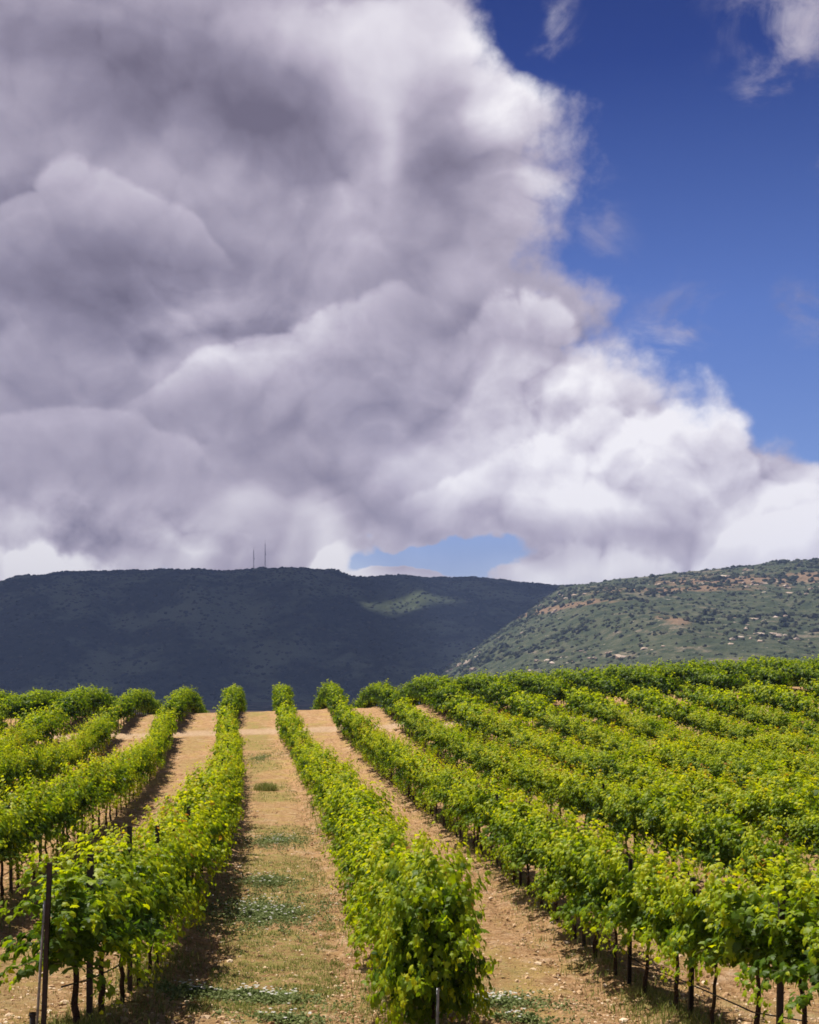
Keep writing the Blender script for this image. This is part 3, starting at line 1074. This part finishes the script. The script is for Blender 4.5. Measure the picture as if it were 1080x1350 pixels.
# ------------------------------------------------------------------ posts, wires, drip lines
m_, T_ = new_mat('dark_post_steel')
tcn = T_.n('ShaderNodeTexCoord')
nn = T_.noise(tcn.outputs['Object'], 14, 6, .7)
finish(m_, T_, principled(T_, T_.ramp(nn, [(.3, (.020, .015, .014)), (.65, (.05, .036, .030)), (.85, (.11, .07, .05))]), .65, bump(T_, nn, .4, .01)))
M_POST = m_
m_, T_ = new_mat('galvanised_steel')
tcn = T_.n('ShaderNodeTexCoord')
nn = T_.noise(tcn.outputs['Object'], 22, 6, .7)
finish(m_, T_, principled(T_, T_.ramp(nn, [(.3, (.16, .16, .17)), (.7, (.38, .39, .41))]), .5, metal=.35))
M_GALV = m_
m_, T_ = new_mat('wire_steel')
finish(m_, T_, principled(T_, (.12, .12, .12), .45, metal=.7))
M_WIRE = m_
m_, T_ = new_mat('black_pipe')
finish(m_, T_, principled(T_, (.018, .017, .016), .55))
M_PIPE = m_


def c_profile(w, d, t, z0, z1):
    """channel section extruded upward, open toward +Y"""
    o = [(-w, -d), (w, -d), (w, d), (w - t, d), (w - t, -d + t), (-w + t, -d + t), (-w + t, d), (-w, d)]
    V = [(x, y, z) for z in (z0, z1) for x, y in o]
    n = len(o)
    F = [(i, (i + 1) % n, n + (i + 1) % n, n + i) for i in range(n)]
    F += [(8, 9, 12, 13), (9, 10, 11, 12), (8, 13, 14, 15)]
    return np.array(V), np.array(F)


def build_post(height, mat):
    V_, F_ = c_profile(.028, .020, .005, -.3, height)
    shaft = mesh_from('post_shaft', V_, F_, mat, False)
    segs = []
    for z in np.arange(.7, height - .03, .3):
        for s in (-1, 1):
            segs.append(((s * .028, -.01, z), (s * .042, -.01, z + .018), .005, .004))
    V_, F_ = bars(segs, .004)
    hooks = mesh_from('post_hooks', V_, F_, mat, False)
    return shaft, hooks


POST = build_post(1.80, M_POST)
GRP_P = 'dark steel posts between the vines'
rk = {}
for k in (-1, 0, 2, 3):
    y0 = START.get(k, 10.6 + .3 * math.sin(k * 2.3))
    ys = np.arange(y0 + .62, 46 if k in (0, 2) else 30, 2.5)
    for y in ys:
        x = float(row_x(k, y)); z = float(gz(x, y))
        u, v = project(x, y, z + 1)
        if not -10 < u < 1090 or (k == 1 and y > 14):
            continue
        rk[k] = rk.get(k, 0) + 1
        lab = f'dark steel post, {ordinal(rk[k])} from near end of the {row_phrase(k)}'
        rt = link('trellis_post', None, loc=(x, y, z), label=lab, cat='post', group=GRP_P)
        rt.rotation_euler = (random.uniform(-.02, .02), random.uniform(-.02, .02), row_yaw(k, y) + random.choice((0, math.pi)))
        rt.scale = (1, 1, 1.1 if k == 0 and 12 < y < 17 else random.uniform(.88, .98))
        link('shaft', POST[0], rt)
        link('hooks', POST[1], rt)

# leaning end post of the left row with its brace, and the low stake in front
yE = 9.55
xE = (57 - 540) / FPX * yE
zE = float(gz(xE, yE))
rt = link('end_post', None, loc=(xE, yE, zE), label='leaning dark steel end post with a pale brace, nearest post on the left', cat='post')
V_, F_ = c_profile(.018, .018, .005, -.3, 1.47)
link('shaft', mesh_from('end_post_shaft', V_, F_, M_POST, False), rt)
V_, F_ = bars([((-.055, -.03, -.2), (-.028, -.01, 1.15), .011, .011)], .01, 8)
link('brace', mesh_from('end_post_brace', V_, F_, M_GALV, True), rt)
rt.rotation_euler = (0, R(2.2), 0)
xs_ = (43 - 540) / FPX * 9.2
rt = link('low_stake', None, loc=(xs_, 9.2, float(gz(xs_, 9.2))), label='short black stake at the foot of the leaning end post', cat='stake')
V_, F_ = bars([((0, 0, -.2), (0, 0, .22), .026, .024)], .02, 8)
link('shaft', mesh_from('low_stake_shaft', V_, F_, M_PIPE, True), rt)
V_, F_ = bars([((0, 0, .22), (0, 0, .245), .030, .028)], .02, 8)
link('cap', mesh_from('low_stake_cap', V_, F_, M_PIPE, True), rt)
yS = 10.2
xS = (576 - 540) / FPX * yS
V_, F_ = bars([((0, 0, -.2), (.01, 0, .55), .014, .013)], .01, 8)
rt = link('end_stake', None, loc=(xS, yS, float(gz(xS, yS))), label='thin pale metal stake in front of the bushy end vine', cat='stake')
link('shaft', mesh_from('end_stake_shaft', V_, F_, M_GALV, True), rt)
V_, F_ = bars([((0, 0, .50), (.03, 0, .53), .006, .005), ((0, 0, .30), (.03, 0, .33), .006, .005)], .01, 4)
link('hooks', mesh_from('end_stake_hooks', V_, F_, M_GALV, True), rt)

for k in (-1, 0, 1, 2, 3):
    y0 = START.get(k, 10.6 + .3 * math.sin(k * 2.3)) + (.0 if k else -.6)
    ys = np.arange(y0, 64, 1.25)
    xs = row_x(k, ys); zs = gz(xs, ys)
    for nm, zz, rr, mt, lb, ct in (('drip_line', .42, .009, M_PIPE, 'black drip irrigation pipe strung along the', 'pipe'),
                                   ('trellis_wire', 1.02, .0035, M_WIRE, 'steel trellis wire through the foliage of the', 'wire')):
        sg = [((xs[i], ys[i], zs[i] + zz + .01 * math.sin(i)), (xs[i + 1], ys[i + 1], zs[i + 1] + zz + .01 * math.sin(i + 1)), rr, rr) for i in range(len(ys) - 1)]
        V_, F_ = bars(sg, rr, 4)
        link(nm, mesh_from(nm, V_, F_, mt, True), label=f'{lb} {row_phrase(k)}', cat=ct, group='drip pipes and wires along the rows')

# ------------------------------------------------------------------ ground cover
def blade_material(name, stops, trans=.3):
    m, T = new_mat(name)
    at = T.n('ShaderNodeAttribute', attribute_name='tone')
    c = T.ramp(at.outputs['Fac'], stops)
    d = T.n('ShaderNodeBsdfDiffuse')
    t = T.n('ShaderNodeBsdfTranslucent')
    T.put(d.inputs[0], c)
    T.put(t.inputs[0], c)
    mx = T.n('ShaderNodeMixShader', i_Fac=trans)
    T.t.links.new(d.outputs[0], mx.inputs[1])
    T.t.links.new(t.outputs[0], mx.inputs[2])
    finish(m, T, mx.outputs[0])
    return m


M_GREEN = blade_material('green_grass', [(0, (.12, .16, .03)), (.6, (.24, .27, .07)), (1, (.42, .38, .14))])
M_STRAW = blade_material('dry_straw', [(0, (.16, .11, .04)), (.6, (.34, .25, .10)), (1, (.52, .42, .22))])
M_WEED = blade_material('grey_green_weed', [(0, (.09, .13, .035)), (.6, (.19, .235, .085)), (1, (.36, .40, .20))])
M_PETAL = blade_material('white_petals', [(0, (.62, .60, .56)), (1, (.85, .84, .80))])


def blades(x, y, hgt, wid, lean=.6):
    n = len(x)
    z = gz(x, y) - .01
    a = rng.uniform(0, 2 * math.pi, n)
    ln = rng.uniform(.1, lean, n) * hgt
    bx, by = np.cos(a), np.sin(a)
    px_, py_ = -by, bx
    p0 = np.stack([x - px_ * wid, y - py_ * wid, z], -1)
    p1 = np.stack([x + px_ * wid, y + py_ * wid, z], -1)
    mx_ = np.stack([x + bx * ln * .4 + px_ * wid * .7, y + by * ln * .4 + py_ * wid * .7, z + hgt * .6], -1)
    m0 = np.stack([x + bx * ln * .4 - px_ * wid * .7, y + by * ln * .4 - py_ * wid * .7, z + hgt * .6], -1)
    tp = np.stack([x + bx * ln, y + by * ln, z + hgt], -1)
    V = np.stack([p0, p1, mx_, m0, tp], 1).reshape(-1, 3)
    b = np.arange(n)[:, None] * 5
    F = np.concatenate([b + [0, 1, 2], b + [0, 2, 3], b + [3, 2, 4]])
    return V, F, np.repeat(rng.random(n), 5)


def lane_point(kf, y):
    return row_x(0, y) + 3.3 * kf


def sample_y(n, a, b):
    """denser close to the camera"""
    u = rng.random(n)
    return 1 / ((1 - u) / a + u / b)


# dry straw and short dead grass
n = 90000
y = sample_y(n, 9.2, 62)
kf = rng.uniform(-1.2, 3.2, n)
x = lane_point(kf, y)
fr = np.abs(kf - np.floor(kf) - .5)
dens = .05 + .95 * smooth01((fbm(x * .9, y * .8, 3, 5) - .45) / .18) * (.5 + 1.0 * (fr > .28))
keep = (rng.random(n) < dens) & (np.abs(x / y) < .42)
x, y = x[keep], y[keep]
V_, F_, t_ = blades(x, y, rng.uniform(.02, .07, len(x)), .003 + .00012 * y, 1.6)
link('dry_grass', mesh_from('dry_grass', V_, F_, M_STRAW, False, {'tone': t_}), kind='stuff')
# green grass: under the rows and in the middle of the central lane
n = 110000
y = sample_y(n, 9.2, 62)
cen = rng.random(n) < .45
kf = np.where(cen, rng.uniform(.22, .80, n), np.round(rng.uniform(-1.4, 3.4, n)) + rng.normal(0, .12, n))
x = lane_point(kf, y)
pat = smooth01((fbm(x * .5, y * .45, 3, 21) - .45) / .08)
pat2 = smooth01((fbm(x * .8, y * .8, 3, 25) - .5) / .1)
keep = (rng.random(n) < np.where(cen, pat * smooth01((fbm(x * 2.5, y * 4, 2, 8) - .38) / .2), .25 + pat2 * .7)) & (np.abs(x / y) < .42)
x, y = x[keep], y[keep]
V_, F_, t_ = blades(x, y, np.where(np.abs(kf[keep] - np.round(kf[keep])) < .2, rng.uniform(.04, .17, len(x)), rng.uniform(.02, .075, len(x))), .003 + .00016 * y, 1.3)
link('green_grass', mesh_from('green_grass', V_, F_, M_GREEN, False, {'tone': t_}), kind='stuff')


def at_pixel(u, v):
    """ground point seen at a photo pixel (marching down the ray)"""
    ys = np.linspace(8, 75, 2600)
    xs = (u - 540) / FPX * ys
    vv = HORIZON - FPX * ground_z(xs, ys) / ys
    i = np.where((vv[:-1] >= v) & (vv[1:] < v))[0]
    j = i[0] if len(i) else np.abs(vv - v).argmin()
    return float(xs[j]), float(ys[j])


# low grey-green weeds with white flowers, in patches
weed_patches = [(350, 1205, 1.1, 1.3, 900), (365, 1110, 1.0, 1.6, 420), (335, 1318, .75, .45, 420), (250, 1312, .35, .3, 160), (640, 1322, .75, .45, 520),
                (350, 1165, .8, .8, 260), (345, 1000, 1.0, 2.0, 200), (380, 1350, .5, .3, 120), (690, 1345, .4, .2, 90)]
wx, wy, fx, fy = [], [], [], []
for (u, v, rx, ry, cnt_) in weed_patches:
    X0, Y0 = at_pixel(u, v)
    cnt_ = int(cnt_ * 1.25); sp = rng.choice([.25, .5, .8], cnt_); wx.append(X0 + rng.normal(0, 1, cnt_) * rx * sp); wy.append(Y0 + rng.normal(0, 1, cnt_) * ry * sp)
    m2 = int(cnt_ * .085)
    fx.append(X0 + rng.normal(0, rx * .42, m2)); fy.append(Y0 + rng.normal(0, ry * .42, m2))
wx, wy = np.concatenate(wx), np.concatenate(wy)
nl = 7
x = np.repeat(wx, nl) + rng.normal(0, .045, len(wx) * nl)
y = np.repeat(wy, nl) + rng.normal(0, .045, len(wx) * nl)
z = gz(x, y) + rng.uniform(.005, .09, len(x))
V_, F_, t_ = make_leaves(np.stack([x, y, z], -1), rng.normal(0, .7, (len(x), 3)) + (0, 0, 1), rng.normal(0, 1, (len(x), 3)), rng.uniform(.02, .045, len(x)), rng.random(len(x)), lo=True)
link('low_weeds', mesh_from('low_weeds', V_, F_, M_WEED, False, {'tone': t_}), kind='stuff')
fx, fy = np.concatenate(fx), np.concatenate(fy)
n_ = len(fx)
fz = gz(fx, fy) + rng.uniform(.10, .17, n_)
Vs, Fs, b = [], [], 0
for i in range(n_):
    rr = random.uniform(.016, .030)
    c_ = np.array([fx[i], fy[i], fz[i]])
    ring = []
    for j in range(10):
        a = j * math.pi / 5
        r_ = rr if j % 2 == 0 else rr * .62
        ring.append(c_ + (math.cos(a) * r_, math.sin(a) * r_, .004 * (j % 2)))
    Vs += [c_ + (0, 0, -.005)] + ring
    Fs += [(b, b + 1 + j, b + 1 + (j + 1) % 10) for j in range(10)]
    b += 11
link('white_flowers', mesh_from('white_flowers', np.array(Vs), np.array(Fs), M_PETAL, False, {'tone': rng.random(len(Vs))}), kind='stuff')

# the bright tuft in the middle of the lane
X0, Y0 = at_pixel(352, 1042)
n_ = 700
x = X0 + rng.normal(0, .22, n_); y = Y0 + rng.normal(0, .3, n_)
V_, F_, t_ = blades(x, y, rng.uniform(.12, .38, n_), .009, .8)
link('grass_tuft', mesh_from('grass_tuft', V_, F_, M_GREEN, False, {'tone': t_}), label='bright green grass tuft in the middle of the central lane', cat='grass tuft')

# clods and small stones
n = 34000
y = sample_y(n, 9.2, 40)
kf = rng.uniform(-1.2, 3.4, n)
x = lane_point(kf, y)
keep = (np.abs(x / y) < .42) & (rng.random(n) < .25 + fbm(x * 1.2, y * 1.2, 3, 55))
x, y = x[keep], y[keep]
s_ = rng.uniform(.006, .026, len(x)) * (1 + 1.4 * (rng.random(len(x)) > .93))
P3 = np.stack([x, y, gz(x, y)], -1)
m_, T_ = new_mat('soil_clod')
at_ = T_.n('ShaderNodeAttribute', attribute_name='tone')
finish(m_, T_, principled(T_, T_.ramp(at_.outputs['Fac'], [(0, (.28, .16, .08)), (.7, (.52, .35, .20)), (1, (.74, .60, .44))]), 1.0, spec=.05))
link('soil_clods', scatter_lumps('soil_clods', P3, s_, .6, m_, .35), kind='stuff')
# fallen leaves below the rows
n = 5000
y = sample_y(n, 9.5, 45)
kf = np.round(rng.uniform(-1.4, 3.4, n)) + rng.normal(0, .13, n)
x = lane_point(kf, y)
z = gz(x, y) + .012
V_, F_, t_ = make_leaves(np.stack([x, y, z], -1), rng.normal(0, .25, (n, 3)) + (0, 0, 1), rng.normal(0, 1, (n, 3)), rng.uniform(.05, .09, n), rng.uniform(.2, 1, n), lo=True)
link('fallen_leaves', mesh_from('fallen_leaves', V_, F_, M_STRAW, False, {'tone': t_}), kind='stuff')

# ------------------------------------------------------------------ haze
m_, T_ = new_mat('pale_haze')
pv = T_.n('ShaderNodeVolumePrincipled')
pv.inputs['Color'].default_value = (.40, .56, 1.0, 1)
pv.inputs['Density'].default_value = 0.00009
pv.inputs['Anisotropy'].default_value = 0.0
oo = T_.n('ShaderNodeOutputMaterial')
m_.node_tree.links.new(pv.outputs[0], oo.inputs[1])
z0, z1, ex, ya, yb = -60.0, 420.0, 4300.0, -4100.0, 5300.0
HV = np.array([(x, y, z) for z in (z0, z1) for x, y in ((-ex, ya), (ex, ya), (ex, yb), (-ex, yb))])
HF = np.array([(3, 2, 1, 0), (4, 5, 6, 7), (0, 1, 5, 4), (1, 2, 6, 5), (2, 3, 7, 6), (3, 0, 4, 7)])
link('haze', mesh_from('haze', HV, HF, m_, False), kind='stuff')
print('objects', len(bpy.data.objects))
